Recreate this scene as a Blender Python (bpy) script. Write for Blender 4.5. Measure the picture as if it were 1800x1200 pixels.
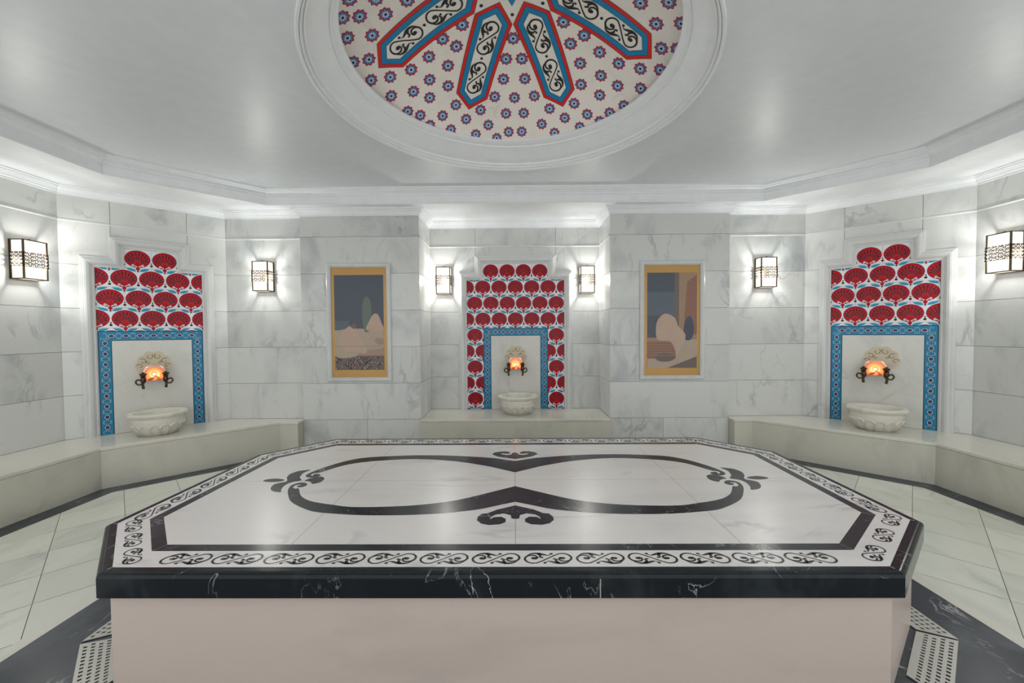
import bpy, bmesh, math, random
from mathutils import Vector, Matrix
random.seed(7)
for o in list(bpy.data.objects): bpy.data.objects.remove(o)
SC = bpy.context.scene
PI = math.pi

# ------------------------------------------------------------ camera
def make_camera():
    pt, ro, ya = math.radians(-1.509), math.radians(-0.408), math.radians(-0.280)
    fw = Vector((math.sin(ya)*math.cos(pt), math.cos(ya)*math.cos(pt), math.sin(pt)))
    rt = Vector((math.cos(ya), -math.sin(ya), 0)); up = rt.cross(fw)
    r2 = rt*math.cos(ro) + up*math.sin(ro); u2 = -rt*math.sin(ro) + up*math.cos(ro)
    cd = bpy.data.cameras.new('camera'); cam = bpy.data.objects.new('camera', cd)
    SC.collection.objects.link(cam)
    m = Matrix((r2, u2, -fw)).transposed().to_4x4(); m.translation = Vector((-0.0128, 0, 1.4))
    cam.matrix_world = m
    cd.sensor_width = 36; cd.lens = 700.13/1800*36; cd.clip_start = 0.02
    SC.camera = cam
make_camera()

# ------------------------------------------------------------ world, exposure
W = bpy.data.worlds.new('world'); SC.world = W; W.use_nodes = True
W.node_tree.nodes['Background'].inputs[0].default_value = (0.97, 0.985, 1.0, 1)
W.node_tree.nodes['Background'].inputs[1].default_value = .82      # even fill light, added where the front walls are left out
SC.view_settings.view_transform = 'Standard'; SC.view_settings.look = 'None'
SC.view_settings.gamma = 1; SC.view_settings.use_curve_mapping = False
SC.view_settings.exposure = 0.82
SCONCE = 0.95           # strength of the frosted panes
LANTERN = 38.0          # watts of the lamp inside each lantern

# ------------------------------------------------------------ materials
def newmat(name):
    m = bpy.data.materials.new(name); m.use_nodes = True
    nt = m.node_tree; b = nt.nodes['Principled BSDF']
    return m, nt, b
def plain(name, col, rough=.5, metal=0, coat=0, spec=None):
    m, nt, b = newmat(name)
    b.inputs['Roughness'].default_value = rough; b.inputs['Metallic'].default_value = metal
    if spec is not None: b.inputs['Specular IOR Level'].default_value = spec
    if coat: b.inputs['Coat Weight'].default_value = coat; b.inputs['Coat Roughness'].default_value = .08
    tc = nt.nodes.new('ShaderNodeTexCoord'); n = nt.nodes.new('ShaderNodeTexNoise')
    n.inputs['Scale'].default_value = 9; n.inputs['Detail'].default_value = 4
    nt.links.new(tc.outputs['Object'], n.inputs['Vector'])
    mx = nt.nodes.new('ShaderNodeMix'); mx.data_type = 'RGBA'
    mx.inputs[6].default_value = (*[c*.93 for c in col], 1); mx.inputs[7].default_value = (*[min(1, c*1.05) for c in col], 1)
    nt.links.new(n.outputs['Fac'], mx.inputs[0]); nt.links.new(mx.outputs[2], b.inputs['Base Color'])
    return m
def emis(name, col, strength):
    m, nt, b = newmat(name)
    b.inputs['Base Color'].default_value = (*col, 1)
    b.inputs['Emission Color'].default_value = (*col, 1); b.inputs['Emission Strength'].default_value = strength
    return m
def marble(name, base, patch, vein, rough=.22, patch_amt=.6, vein_amt=.5, scale=1.0, stretch=(1, 1, .55), vein_scale=1.6, island=True, thin=.03, rot=.5, spec=.5):
    m, nt, b = newmat(name); L = nt.links.new; N = nt.nodes.new
    tc = N('ShaderNodeTexCoord'); geo = N('ShaderNodeNewGeometry')
    vec = tc.outputs['Object']
    if island:
        mul = N('ShaderNodeVectorMath'); mul.operation = 'SCALE'; mul.inputs[0].default_value = (31, 17, 23)
        L(geo.outputs['Random Per Island'], mul.inputs['Scale'])
        add = N('ShaderNodeVectorMath'); L(vec, add.inputs[0]); L(mul.outputs[0], add.inputs[1]); vec = add.outputs[0]
    mp = N('ShaderNodeMapping'); mp.inputs['Rotation'].default_value = (rot, rot*.7, .3); mp.inputs['Scale'].default_value = [s*scale for s in stretch]
    L(vec, mp.inputs[0])
    n1 = N('ShaderNodeTexNoise'); n1.inputs['Scale'].default_value = 2.2; n1.inputs['Detail'].default_value = 7; n1.inputs['Roughness'].default_value = .6; n1.inputs['Distortion'].default_value = .6
    L(mp.outputs[0], n1.inputs['Vector'])
    r1 = N('ShaderNodeMapRange'); r1.inputs[1].default_value = .48; r1.inputs[2].default_value = .72; r1.inputs[4].default_value = patch_amt; r1.interpolation_type = 'SMOOTHSTEP'
    L(n1.outputs['Fac'], r1.inputs[0])
    mx = N('ShaderNodeMix'); mx.data_type = 'RGBA'; mx.inputs[6].default_value = (*base, 1); mx.inputs[7].default_value = (*patch, 1)
    L(r1.outputs[0], mx.inputs[0])
    n2 = N('ShaderNodeTexNoise'); n2.inputs['Scale'].default_value = vein_scale; n2.inputs['Detail'].default_value = 6; n2.inputs['Roughness'].default_value = .55; n2.inputs['Distortion'].default_value = 1.3
    L(mp.outputs[0], n2.inputs['Vector'])
    sb = N('ShaderNodeMath'); sb.operation = 'SUBTRACT'; sb.inputs[1].default_value = .5; L(n2.outputs['Fac'], sb.inputs[0])
    ab = N('ShaderNodeMath'); ab.operation = 'ABSOLUTE'; L(sb.outputs[0], ab.inputs[0])
    r2 = N('ShaderNodeMapRange'); r2.inputs[1].default_value = 0; r2.inputs[2].default_value = thin; r2.inputs[3].default_value = 1; r2.inputs[4].default_value = 0
    L(ab.outputs[0], r2.inputs[0])
    n3 = N('ShaderNodeTexNoise'); n3.inputs['Scale'].default_value = 3.3; L(mp.outputs[0], n3.inputs['Vector'])
    r3 = N('ShaderNodeMapRange'); r3.inputs[1].default_value = .5; r3.inputs[2].default_value = .68; r3.inputs[4].default_value = vein_amt
    L(n3.outputs['Fac'], r3.inputs[0])
    m3 = N('ShaderNodeMath'); m3.operation = 'MULTIPLY'; L(r2.outputs[0], m3.inputs[0]); L(r3.outputs[0], m3.inputs[1])
    mx2 = N('ShaderNodeMix'); mx2.data_type = 'RGBA'; mx2.inputs[7].default_value = (*vein, 1)
    L(m3.outputs[0], mx2.inputs[0]); L(mx.outputs[2], mx2.inputs[6]); col = mx2.outputs[2]
    if island:
        hs = N('ShaderNodeHueSaturation'); r4 = N('ShaderNodeMapRange'); r4.inputs[3].default_value = .93; r4.inputs[4].default_value = 1.05
        L(geo.outputs['Random Per Island'], r4.inputs[0]); L(r4.outputs[0], hs.inputs['Value']); L(col, hs.inputs['Color']); col = hs.outputs[0]
    L(col, b.inputs['Base Color']); b.inputs['Roughness'].default_value = rough; b.inputs['Specular IOR Level'].default_value = spec
    return m
M = dict(
    wall=marble('wall_marble', (.66, .665, .64), (.42, .445, .45), (.22, .25, .28), .3, .75, .5),
    niche=marble('plate_marble', (.66, .655, .60), (.48, .49, .47), (.35, .36, .36), .25, .6, .35, island=False),
    bench=marble('bench_marble', (.60, .585, .50), (.44, .45, .40), (.36, .36, .32), .25, .6, .3, scale=.8),
    benchtop=marble('bench_top_marble', (.70, .68, .60), (.52, .53, .50), (.4, .4, .36), .2, .5, .3, scale=.8, stretch=(1, .5, 1)),
    floor=marble('floor_marble', (.70, .71, .62), (.56, .58, .52), (.36, .38, .35), .22, .6, .45, stretch=(1.6, .5, 1)),
    table=marble('platform_marble', (.82, .79, .76), (.68, .66, .65), (.40, .39, .39), .27, .55, .5, island=False, scale=.9, stretch=(.45, 1.4, 1)),
    pedestal=marble('pedestal_marble', (.54, .455, .395), (.44, .375, .33), (.42, .38, .37), .3, .6, .3, island=False, scale=.8, stretch=(.5, 1, 1.6)),
    black=marble('black_marble', (.012, .015, .018), (.035, .042, .047), (.6, .62, .64), .16, .8, .75, thin=.008, vein_scale=2.3, island=False, scale=1.2, stretch=(1.4, 1, 1), spec=.18),
    black2=marble('black_inlay_marble', (.018, .021, .026), (.045, .05, .058), (.55, .57, .6), .22, .8, .6, thin=.009, vein_scale=3, island=False, scale=1.3, stretch=(1, 1, 1), spec=.35),
    blackfloor=marble('black_floor_marble', (.035, .042, .052), (.09, .10, .115), (.6, .62, .62), .28, .9, .6, thin=.012, vein_scale=1.8, island=False, scale=1.2, stretch=(1, 1, 1), spec=.3),
    basin=marble('basin_marble', (.72, .69, .60), (.60, .585, .52), (.45, .45, .42), .3, .5, .2, island=False, scale=2),
    carve=plain('carved_marble', (.62, .55, .40), .45),
    groove=plain('painted_groove_shade', (.24, .20, .13), .6),
    grout=plain('grout', (.34, .325, .27), .8),
    seam=plain('stone_seam', (.36, .34, .31), .6),
    frame=marble('moulding_marble', (.66, .665, .65), (.52, .54, .54), (.4, .42, .42), .25, .5, .3, island=False),
    plaster=plain('white_plaster', (.82, .835, .845), .45),
    ceil=plain('ceiling_paint', (.68, .705, .72), .34),
    domebg=marble('dome_paint', (.88, .83, .76), (.78, .73, .67), (.4, .37, .34), .55, .6, .25, island=False),
    white=plain('glazed_white', (.78, .80, .82), .28, spec=.3),
    red=plain('glazed_red', (.44, .002, .012), .3, spec=.18),
    maroon=plain('glazed_maroon', (.09, .004, .012), .28, spec=.3),
    pink=plain('glazed_pink', (.58, .05, .06), .3, spec=.18),
    blue=plain('glazed_blue', (.008, .20, .36), .28, spec=.3),
    teal=plain('glazed_turquoise', (.02, .28, .46), .28, spec=.3),
    navy=plain('glazed_navy', (.006, .03, .09), .28, spec=.3),
    dred=plain('dome_red', (.72, .012, .010), .5), dpink=plain('dome_flower_red', (.45, .02, .05), .5),
    dblue=plain('dome_blue', (.0, .22, .46), .5), dnavy=plain('dome_flower_blue', (.05, .16, .38), .5),
    dlight=plain('dome_light', (.62, .75, .85), .5), dblack=plain('dome_black', (.012, .012, .014), .5),
    dwhite=plain('dome_panel', (.85, .8, .73), .5),
    bronze=plain('dark_bronze', (.10, .075, .045), .35, .9),
    tapm=plain('antique_bronze', (.085, .06, .035), .28, .95),
    copper=plain('copper', (.75, .34, .20), .3, .85),
    rose=plain('rose_metal', (.80, .55, .45), .35, .6),
    gold=plain('gold_leaf', (.42, .25, .085), .36, .6),
    steel=plain('grate_plate', (.50, .50, .46), .35, .35),
    dark=plain('channel_shade_black', (.012, .012, .012), .8),
    bulb=emis('bulb', (1, .74, .42), 1.1),
)

def frosted(name):
    m, nt, b = newmat(name); N = nt.nodes.new; L = nt.links.new
    tc = N('ShaderNodeTexCoord'); n = N('ShaderNodeTexNoise'); n.inputs['Scale'].default_value = 7; L(tc.outputs['Object'], n.inputs['Vector'])
    e = N('ShaderNodeEmission'); e.inputs[1].default_value = SCONCE
    mx = N('ShaderNodeMix'); mx.data_type = 'RGBA'; mx.inputs[6].default_value = (1, .84, .66, 1); mx.inputs[7].default_value = (1, .97, .93, 1)
    L(n.outputs['Fac'], mx.inputs[0]); L(mx.outputs[2], e.inputs[0])
    t = N('ShaderNodeBsdfTransparent'); t.inputs[0].default_value = (1, .97, .93, 1)
    ms = N('ShaderNodeMixShader'); ms.inputs[0].default_value = .5
    L(e.outputs[0], ms.inputs[1]); L(t.outputs[0], ms.inputs[2]); L(ms.outputs[0], nt.nodes['Material Output'].inputs[0])
    return m
M['glass'] = frosted('frosted_glass'); M['lace'] = plain('filigree_bronze', (.03, .022, .014), .6, .3)

# ------------------------------------------------------------ helpers
def link(name, me, mats, parent=None):
    o = bpy.data.objects.new(name, me); SC.collection.objects.link(o)
    for k in mats: me.materials.append(M[k])
    if parent: o.parent = parent
    return o
class MB:
    """collects faces for one mesh; materials by key"""
    def __init__(s): s.v = []; s.f = []; s.m = []; s.keys = []; s.sm = []
    def mi(s, k):
        if k not in s.keys: s.keys.append(k)
        return s.keys.index(k)
    def face(s, pts, k, smooth=False):
        n = len(s.v); s.v += [tuple(p) for p in pts]; s.f.append(tuple(range(n, n+len(pts)))); s.m.append(s.mi(k)); s.sm.append(smooth)
    def grid(s, rows, k, closed=False, smooth=True, flip=False):
        """rows: list of equal-length point lists; faces share vertices"""
        n = len(s.v); w = len(rows[0])
        for r in rows: s.v += [tuple(p) for p in r]
        for i in range(len(rows)-1):
            for j in range(w if closed else w-1):
                a = n+i*w+j; b = n+i*w+(j+1) % w; c = b+w; d = a+w
                s.f.append((a, d, c, b) if flip else (a, b, c, d)); s.m.append(s.mi(k)); s.sm.append(smooth)
    def box(s, x0, x1, y0, y1, z0, z1, k, T=None):
        T = T or (lambda x, y, z: (x, y, z))
        n = len(s.v)
        s.v += [T(x, y, z) for z in (z0, z1) for y in (y0, y1) for x in (x0, x1)]
        for q in ((0, 2, 3, 1), (4, 5, 7, 6), (0, 1, 5, 4), (2, 6, 7, 3), (0, 4, 6, 2), (1, 3, 7, 5)):
            s.f.append(tuple(n+i for i in q)); s.m.append(s.mi(k)); s.sm.append(False)
    def prism(s, poly, z0, z1, k, ktop=None, T=None):
        T = T or (lambda x, y, z: (x, y, z)); n = len(s.v); c = len(poly)
        s.v += [T(x, y, z0) for x, y in poly] + [T(x, y, z1) for x, y in poly]
        s.f.append(tuple(reversed(range(n, n+c)))); s.m.append(s.mi(k)); s.sm.append(False)
        s.f.append(tuple(range(n+c, n+2*c))); s.m.append(s.mi(ktop or k)); s.sm.append(False)
        for i in range(c):
            j = (i+1) % c; s.f.append((n+i, n+j, n+c+j, n+c+i)); s.m.append(s.mi(k)); s.sm.append(False)
    def tube(s, pts, rad, k, seg=10, caps=True):
        pts = [Vector(p) for p in pts]; rows = []
        if not hasattr(rad, '__len__'): rad = [rad]*len(pts)
        up = None
        for i, p in enumerate(pts):
            t = (pts[min(i+1, len(pts)-1)]-pts[max(i-1, 0)]).normalized()
            if up is None: up = t.orthogonal().normalized()
            up = (up - t*up.dot(t)).normalized(); sd = t.cross(up)
            rows.append([p + (up*math.cos(a)+sd*math.sin(a))*rad[i] for a in [2*PI*j/seg for j in range(seg)]])
        s.grid(rows, k, closed=True)
        if caps: s.face(rows[0][::-1] if False else rows[0], k); s.face(rows[-1], k)
    def lathe(s, prof, k, T, seg=32, mod=None):
        rows = []
        for r, z in prof:
            rows.append([T(r*math.cos(a)*(mod(a, r, z) if mod else 1), r*math.sin(a)*(mod(a, r, z) if mod else 1), z) for a in [2*PI*j/seg for j in range(seg)]])
        s.grid(rows, k, closed=True)
    def build(s, name, parent=None, bevel=0, recalc=True):
        me = bpy.data.meshes.new(name); me.from_pydata(s.v, [], s.f)
        for p, mi, sm in zip(me.polygons, s.m, s.sm): p.material_index = mi; p.use_smooth = sm
        if recalc:
            bm = bmesh.new(); bm.from_mesh(me); bmesh.ops.recalc_face_normals(bm, faces=bm.faces); bm.to_mesh(me); bm.free()
        me.update()
        o = link(name, me, s.keys, parent)
        if bevel:
            b = o.modifiers.new('bevel', 'BEVEL'); b.width = bevel; b.segments = 2; b.limit_method = 'ANGLE'; b.angle_limit = .6
        return o
def tag(o, label=None, cat=None, group=None, kind=None):
    if label: o['label'] = label
    if cat: o['category'] = cat
    if group: o['group'] = group
    if kind: o['kind'] = kind
    return o
def struct(mb, name, bevel=0, recalc=True): return tag(mb.build(name, bevel=bevel, recalc=recalc), kind='structure')
def empty(name, loc, label, cat, group=None):
    o = bpy.data.objects.new(name, None); SC.collection.objects.link(o); o.location = loc; o.empty_display_size = .1
    return tag(o, label, cat, group)
def fixparent(root):
    """geometry is written in world space: keep it there under its root"""
    for c in [c for c in bpy.data.objects if c.parent == root]:
        c.location = -Vector(root.location)
class Pl:
    """vertical wall plane: u along, z up, h out of the wall"""
    def __init__(s, A, B):
        s.A = Vector((A[0], A[1], 0)); e = Vector((B[0]-A[0], B[1]-A[1], 0)); s.len = e.length; s.e = e.normalized()
        s.n = Vector((s.e.y, -s.e.x, 0))
    def __call__(s, u, h, z):
        p = s.A + s.e*u + s.n*h; return (p.x, p.y, z)
def offset_path(path, d, closed=False):
    out = []; n = len(path)
    for i in range(n):
        p = Vector(path[i])
        a = Vector(path[i-1]) if (i > 0 or closed) else None; b = Vector(path[(i+1) % n]) if (i < n-1 or closed) else None
        d1 = (p-a).normalized() if a is not None else (b-p).normalized(); d2 = (b-p).normalized() if b is not None else d1
        n1 = Vector((-d1.y, d1.x)); n2 = Vector((-d2.y, d2.x)); m = n1+n2; m = m/(m.length_squared) * 2 if m.length_squared > 1e-6 else n1
        out.append(p + m*d)
    return [tuple(q) for q in out]
def sweep(mb, path, prof, k, T, closed=False):
    """prof: (d to the left of the path, h). T(x,y,h). flat faces, mitred"""
    rows = []
    for d, h in prof:
        rows.append([T(x, y, h) for x, y in offset_path(path, d, closed)])
    for i in range(len(rows)-1):
        n = len(path)
        for j in range(n if closed else n-1):
            a, b = rows[i][j], rows[i][(j+1) % n]; c, d = rows[i+1][(j+1) % n], rows[i+1][j]
            mb.face((a, b, c, d), k)
def clip(poly, r):
    x0, x1, y0, y1 = r
    for ax, lim, sg in ((0, x0, 1), (0, x1, -1), (1, y0, 1), (1, y1, -1)):
        out = []
        for i in range(len(poly)):
            p, q = poly[i-1], poly[i]; a = (p[ax]-lim)*sg; b = (q[ax]-lim)*sg
            if (a >= 0) != (b >= 0):
                t = a/(a-b); out.append((p[0]+(q[0]-p[0])*t, p[1]+(q[1]-p[1])*t))
            if b >= 0: out.append(q)
        poly = out
        if len(poly) < 3: return None
    return poly
def ell(cx, cy, rx, ry, n=20, rot=0):
    c, s = math.cos(rot), math.sin(rot)
    return [(cx+rx*math.cos(t)*c-ry*math.sin(t)*s, cy+rx*math.cos(t)*s+ry*math.sin(t)*c) for t in [2*PI*i/n for i in range(n)]]
def smooth_closed(pts, n=4):
    out = []; N = len(pts)
    for i in range(N):
        p0, p1, p2, p3 = [Vector(pts[(i+j-1) % N]) for j in range(4)]
        for k in range(n):
            t = k/n
            out.append(tuple(.5*((2*p1)+(p2-p0)*t+(2*p0-5*p1+4*p2-p3)*t*t+(3*p1-p0-3*p2+p3)*t**3)))
    return out
def smooth_open(pts, n=5):
    out = []; N = len(pts)
    for i in range(N-1):
        p0, p1, p2, p3 = [Vector(pts[min(max(i+j-1, 0), N-1)]) for j in range(4)]
        for k in range(n):
            t = k/n
            out.append(tuple(.5*((2*p1)+(p2-p0)*t+(2*p0-5*p1+4*p2-p3)*t*t+(3*p1-p0-3*p2+p3)*t**3)))
    out.append(tuple(pts[-1])); return out
def stroke(pts, widths):
    """list of quads of a variable-width ribbon"""
    n = len(pts); L = []; R = []
    for i in range(n):
        a = Vector(pts[max(i-1, 0)]); b = Vector(pts[min(i+1, n-1)]); d = (b-a)
        d = d.normalized() if d.length > 1e-9 else Vector((1, 0)); nn = Vector((-d.y, d.x)); w = widths(i/(n-1))/2
        p = Vector(pts[i]); L.append(tuple(p+nn*w)); R.append(tuple(p-nn*w))
    return [[L[i], L[i+1], R[i+1], R[i]] for i in range(n-1)]
def s_motif():
    """S scroll with leaves, length 1, height .46; list of polygons"""
    P = []; main = []
    for i in range(26):
        t = i/25; th = -0.9 + t*(2*PI*.86+.75); r = .045+.155*min(1, t*1.15)**.9
        main.append((-.30+r*math.cos(th)*1.02, -.0+r*math.sin(th)))
    main = main[:-1] + [(-.16, -.135)]
    half = main + [(-.08, -.07)]
    full = half + [(0, 0)] + [(-x, -y) for x, y in reversed(half)]
    P += stroke(full, lambda t: .030 + .018*abs(math.sin(t*PI*2)))
    for s in (1, -1):
        f = lambda L: [(s*x, s*y) for x, y in L]
        P.append(f(ell(-.285, .0, .062, .05, 12)))
        P += [f(q) for q in stroke(smooth_open([(-.43, .10), (-.34, .185), (-.2, .2), (-.08, .15), (.0, .12), (.06, .15)]), lambda t: .018+.052*math.sin(min(1, t*1.1)*PI)**1.5)]
        P.append(f(ell(.075, .185, .036, .034, 10)))
        P += [f(q) for q in stroke(smooth_open([(-.2, .19), (-.15, .11), (-.17, .05), (-.13, .02)], 3), lambda t: .05*(1-t)+.02)]
        P.append(f(ell(-.12, .03, .03, .03, 8)))
    return P
SM = s_motif()

# ------------------------------------------------------------ plan of the room (metres)
AX, AY, BX, D = 4.37, 3.815, 3.415, 4.72
DP, XPO, XPI, DN = 4.645, 2.49, 1.108, 5.24
H1, HB, HJ, HS, HC = 2.743, .374, 2.506, 2.828, 3.0
MY = 4.82                                  # front mirror: y' = MY - y
ROWS = [0, HB, .80, 1.227, 1.653, 2.08, HJ, H1]

def wall(name, A, B, joints=None, k='wall', rows=ROWS, holes=()):
    """stone slabs 10 mm proud of a mortar wall; joints: per row list of u"""
    P = Pl(A, B); mb = MB(); g = .0017
    ia = min(.02, P.len*.3) if abs(A[1]-DP) < .001 else -.01; ib = min(.02, P.len*.3) if abs(B[1]-DP) < .001 else -.01
    mb.box(ia, P.len-ib, -.12 if P.len > .1 else -.03, -.01, 0, 3.3, 'grout', lambda u, h, z: P(u, h, z))
    side = abs(A[0]-B[0]) < .001
    ta = .0103 if side and abs(A[1]-DP) < .001 else 0; tb = .0103 if side and abs(B[1]-DP) < .001 else 0
    for i in range(len(rows)-1):
        us = [ta]+sorted((joints or {}).get(i, []))+[P.len-tb]
        for a, b in zip(us, us[1:]):
            mb.box(a+(g if a > ta else 0), b-(g if b < P.len-tb else 0), -.01, 0, rows[i]+g, rows[i+1]-(g if i < len(rows)-2 else -.08), k, lambda u, h, z: P(u, h, z))
    return struct(mb, name), P
allj = {i: [.356, .962] for i in (5, 6)}
wall('wall_left', (-AX, MY-AY), (-AX, AY), {i: [1.0+.3*(i % 2), 1.95+.25*(i % 2)] for i in range(7)})
wl, PL = wall('wall_left_corner', (-AX, AY), (-BX, D), allj)
wall('wall_back_left', (-BX, D), (-XPO, D))
wall('wall_pier_left_side', (-XPO, D), (-XPO, DP))
wall('wall_pier_left', (-XPO, DP), (-XPI, DP), {0: [.75]})
wall('wall_niche_left', (-XPI, DP), (-XPI, DN))
_, PC = wall('wall_back', (-XPI, DN), (XPI, DN), {5: [XPI-.512, XPI+.54], 6: [XPI-.512, XPI+.54]})
wall('wall_niche_right', (XPI, DN), (XPI, DP))
wall('wall_pier_right', (XPI, DP), (XPO, DP), {0: [.62]})
wall('wall_pier_right_side', (XPO, DP), (XPO, D))
wall('wall_back_right', (XPO, D), (BX, D))
_, PR = wall('wall_right_corner', (BX, D), (AX, AY), {i: [PL.len-u for u in allj[i]] for i in allj})
wall('wall_right', (AX, AY), (AX, MY-AY), {i: [.85+.3*(i % 2), 1.85+.25*(i % 2)] for i in range(7)})

# walls in order for cornices, going round with the room on the right-hand side of travel -> use negative offset
ring = [(-AX, MY-AY), (-AX, AY), (-BX, D), (-XPO, D), (-XPO, DP), (-XPI, DP), (-XPI, DN), (XPI, DN), (XPI, DP), (XPO, DP), (XPO, D), (BX, D), (AX, AY), (AX, MY-AY)]
mb = MB()
sweep(mb, ring, [(0, H1-.001), (-.012, H1), (-.012, H1+.014), (-.022, H1+.018), (-.028, H1+.034), (-.045, H1+.056), (-.052, H1+.06), (-.052, H1+.068), (-.064, H1+.074), (-.064, HS+.001)], 'plaster', lambda x, y, h: (x, y, h))
struct(mb, 'trim_1')
# small bead course under the top row of slabs
for i, run in enumerate(([(-AX, MY-AY), (-AX, AY), (-BX, D), (-XPO, D)], [(-XPI, DP+.02), (-XPI, DN), (XPI, DN), (XPI, DP+.02)], [(XPO, D), (BX, D), (AX, AY), (AX, MY-AY)])):
    mb = MB()
    sweep(mb, run, [(0, HJ-.011), (-.003, HJ-.009), (-.0045, HJ-.004), (-.005, HJ), (-.0045, HJ+.004), (-.003, HJ+.009), (0, HJ+.011)], 'frame', lambda x, y, h: (x, y, h))
    struct(mb, 'trim_%d' % (i+2))

# ------------------------------------------------------------ ceiling: soffit, tray cornice, ceiling, ring, dome
oct_ = [(-2.775, 4.487), (-3.69, 3.592), (-3.70, MY-3.592), (-2.775, MY-4.487), (2.775, MY-4.487), (3.70, MY-3.592), (3.69, 3.592), (2.775, 4.487)]
mb = MB()
outer = [(-BX-.1, D+.05), (-AX-.1, AY+.05), (-AX-.1, MY-AY-.05), (-BX-.1, MY-D-.05), (BX+.1, MY-D-.05), (AX+.1, MY-AY-.05), (AX+.1, AY+.05), (BX+.1, D+.05)]
for i in range(8):
    j = (i+1) % 8
    mb.face([(*oct_[i], HS), (*oct_[j], HS), (*outer[j], HS), (*outer[i], HS)], 'plaster')
mb.face([(-1.4, D+.05, HS), (1.4, D+.05, HS), (1.4, DN+.1, HS), (-1.4, DN+.1, HS)], 'plaster')
mb.face([(-1.4, -.8, HS), (1.4, -.8, HS), (1.4, MY-D-.05, HS), (-1.4, MY-D-.05, HS)], 'plaster')
struct(mb, 'ceiling_soffit')
mb = MB()
sweep(mb, oct_, [(0, HS-.0005), (.0, HS+.010), (.005, HS+.012), (.005, HS+.088), (.014, HS+.093), (.016, HS+.104), (.026, HS+.116), (.040, HS+.128), (.052, HS+.134), (.052, HS+.142), (.066, HS+.15), (.066, HC)], 'plaster', lambda x, y, h: (x, y, h), closed=True)
struct(mb, 'trim_5')
# ceiling with the round opening
RC, RR = (-.022, 2.715), 1.275
oin = offset_path(oct_, .05, True)
angs = sorted(set([round(2*PI*i/96, 5) for i in range(96)] + [round(math.atan2(y-RC[1], x-RC[0]) % (2*PI), 5) for x, y in oin]))
def hitpoly(c, a, poly):
    d = (math.cos(a), math.sin(a)); best = None
    for i in range(len(poly)):
        p, q = poly[i-1], poly[i]; ex, ey = q[0]-p[0], q[1]-p[1]; den = d[0]*ey-d[1]*ex
        if abs(den) < 1e-9: continue
        t = ((p[0]-c[0])*ey-(p[1]-c[1])*ex)/den; s = ((p[0]-c[0])*d[1]-(p[1]-c[1])*d[0])/den
        if t > 0 and -1e-4 <= s <= 1+1e-4 and (best is None or t < best): best = t
    return (c[0]+d[0]*best, c[1]+d[1]*best)
mb = MB()
mb.grid([[(RC[0]+(RR-.01)*math.cos(a), RC[1]+(RR-.01)*math.sin(a), HC) for a in angs], [(*hitpoly(RC, a, oin), HC) for a in angs]], 'ceil', closed=True, smooth=False)
struct(mb, 'ceiling')
dome = empty('dome', (-.018, 2.41, 3.1), 'round painted dome in the ceiling with blue and red pointed panels and star flowers', 'dome')
LC, LR = (-.020, 2.608), 1.017
prof = [(0, 0), (.0, -.014), (.012, -.020), (.085, -.017), (.09, -.006), (.11, -.004), (.115, -.010), (.16, -.006), (.165, .006), (.20, .010), (.205, .004), (.235, .007), (.24, .024), (.29, .030), (.40, .040), (.52, .053), (.64, .067), (.76, .080), (.80, .083), (.805, .075), (.835, .078), (.84, .088), (.93, .096), (.98, .102), (1.0, .107), (1.0, .12), (.97, .13), (.9, .14)]
rows = []
for t, dz in prof:
    c = (RC[0]+(LC[0]-RC[0])*t, RC[1]+(LC[1]-RC[1])*t); r = RR+(LR-RR)*t
    rows.append([(c[0]+r*math.cos(2*PI*i/200), c[1]+r*math.sin(2*PI*i/200), HC+dz) for i in range(200)])
mb = MB(); mb.grid(rows, 'plaster', closed=True, smooth=False)
o = mb.build('ring_moulding', dome); o['label'] = 'white plaster ring moulding round the dome'
DC, DR, DZ = (-.018, 2.408), 2.11271, 1.39529
def dm(x, y, lift=0):
    s = math.hypot(x, y); a = math.atan2(x, y)+math.radians(2); th = s/DR; R = DR-lift
    return (DC[0]+R*math.sin(th)*math.sin(a), DC[1]+R*math.sin(th)*math.cos(a), DZ+R*math.cos(th))
mb = MB()
smax = math.asin(1.237/DR)*DR
rows = [[dm(s*math.sin(2*PI*i/96), s*math.cos(2*PI*i/96)) for i in range(96)] for s in [smax*k/28 if k else .001 for k in range(29)]]
for z_ in (rows[-1][0][2]+.004, HC+.002): rows.append([(DC[0]+1.7*math.sin(2*PI*i/96+math.radians(2)), DC[1]+1.7*math.cos(2*PI*i/96+math.radians(2)), z_) for i in range(96)])  # hidden collar added above the ring to keep outside light from leaking in
mb.grid(rows, 'domebg', closed=True, smooth=True)
def dpoly(poly, k, lift):
    if len(poly) > 8:                        # fan out so that it follows the curve
        cx = sum(p[0] for p in poly)/len(poly); cy = sum(p[1] for p in poly)/len(poly)
        for i in range(len(poly)): mb.face([dm(cx, cy, lift), dm(*poly[i-1], lift), dm(*poly[i], lift)], k)
    else: mb.face([dm(x, y, lift) for x, y in poly], k)
def band(outer, inner, k, lift, n=14):
    for i in range(len(outer)):
        a, b = outer[i-1], outer[i]; c, d = inner[i-1], inner[i]
        for q in range(n):
            t0, t1 = q/n, (q+1)/n; lp = lambda p, q_, t: (p[0]+(q_[0]-p[0])*t, p[1]+(q_[1]-p[1])*t)
            mb.face([dm(*p, lift) for p in (lp(a, b, t0), lp(a, b, t1), lp(c, d, t1), lp(c, d, t0))], k)
hexa = [(-.132, .325), (0, .202), (.132, .325), (.134, .945), (0, 1.066), (-.134, .945)]
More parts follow.
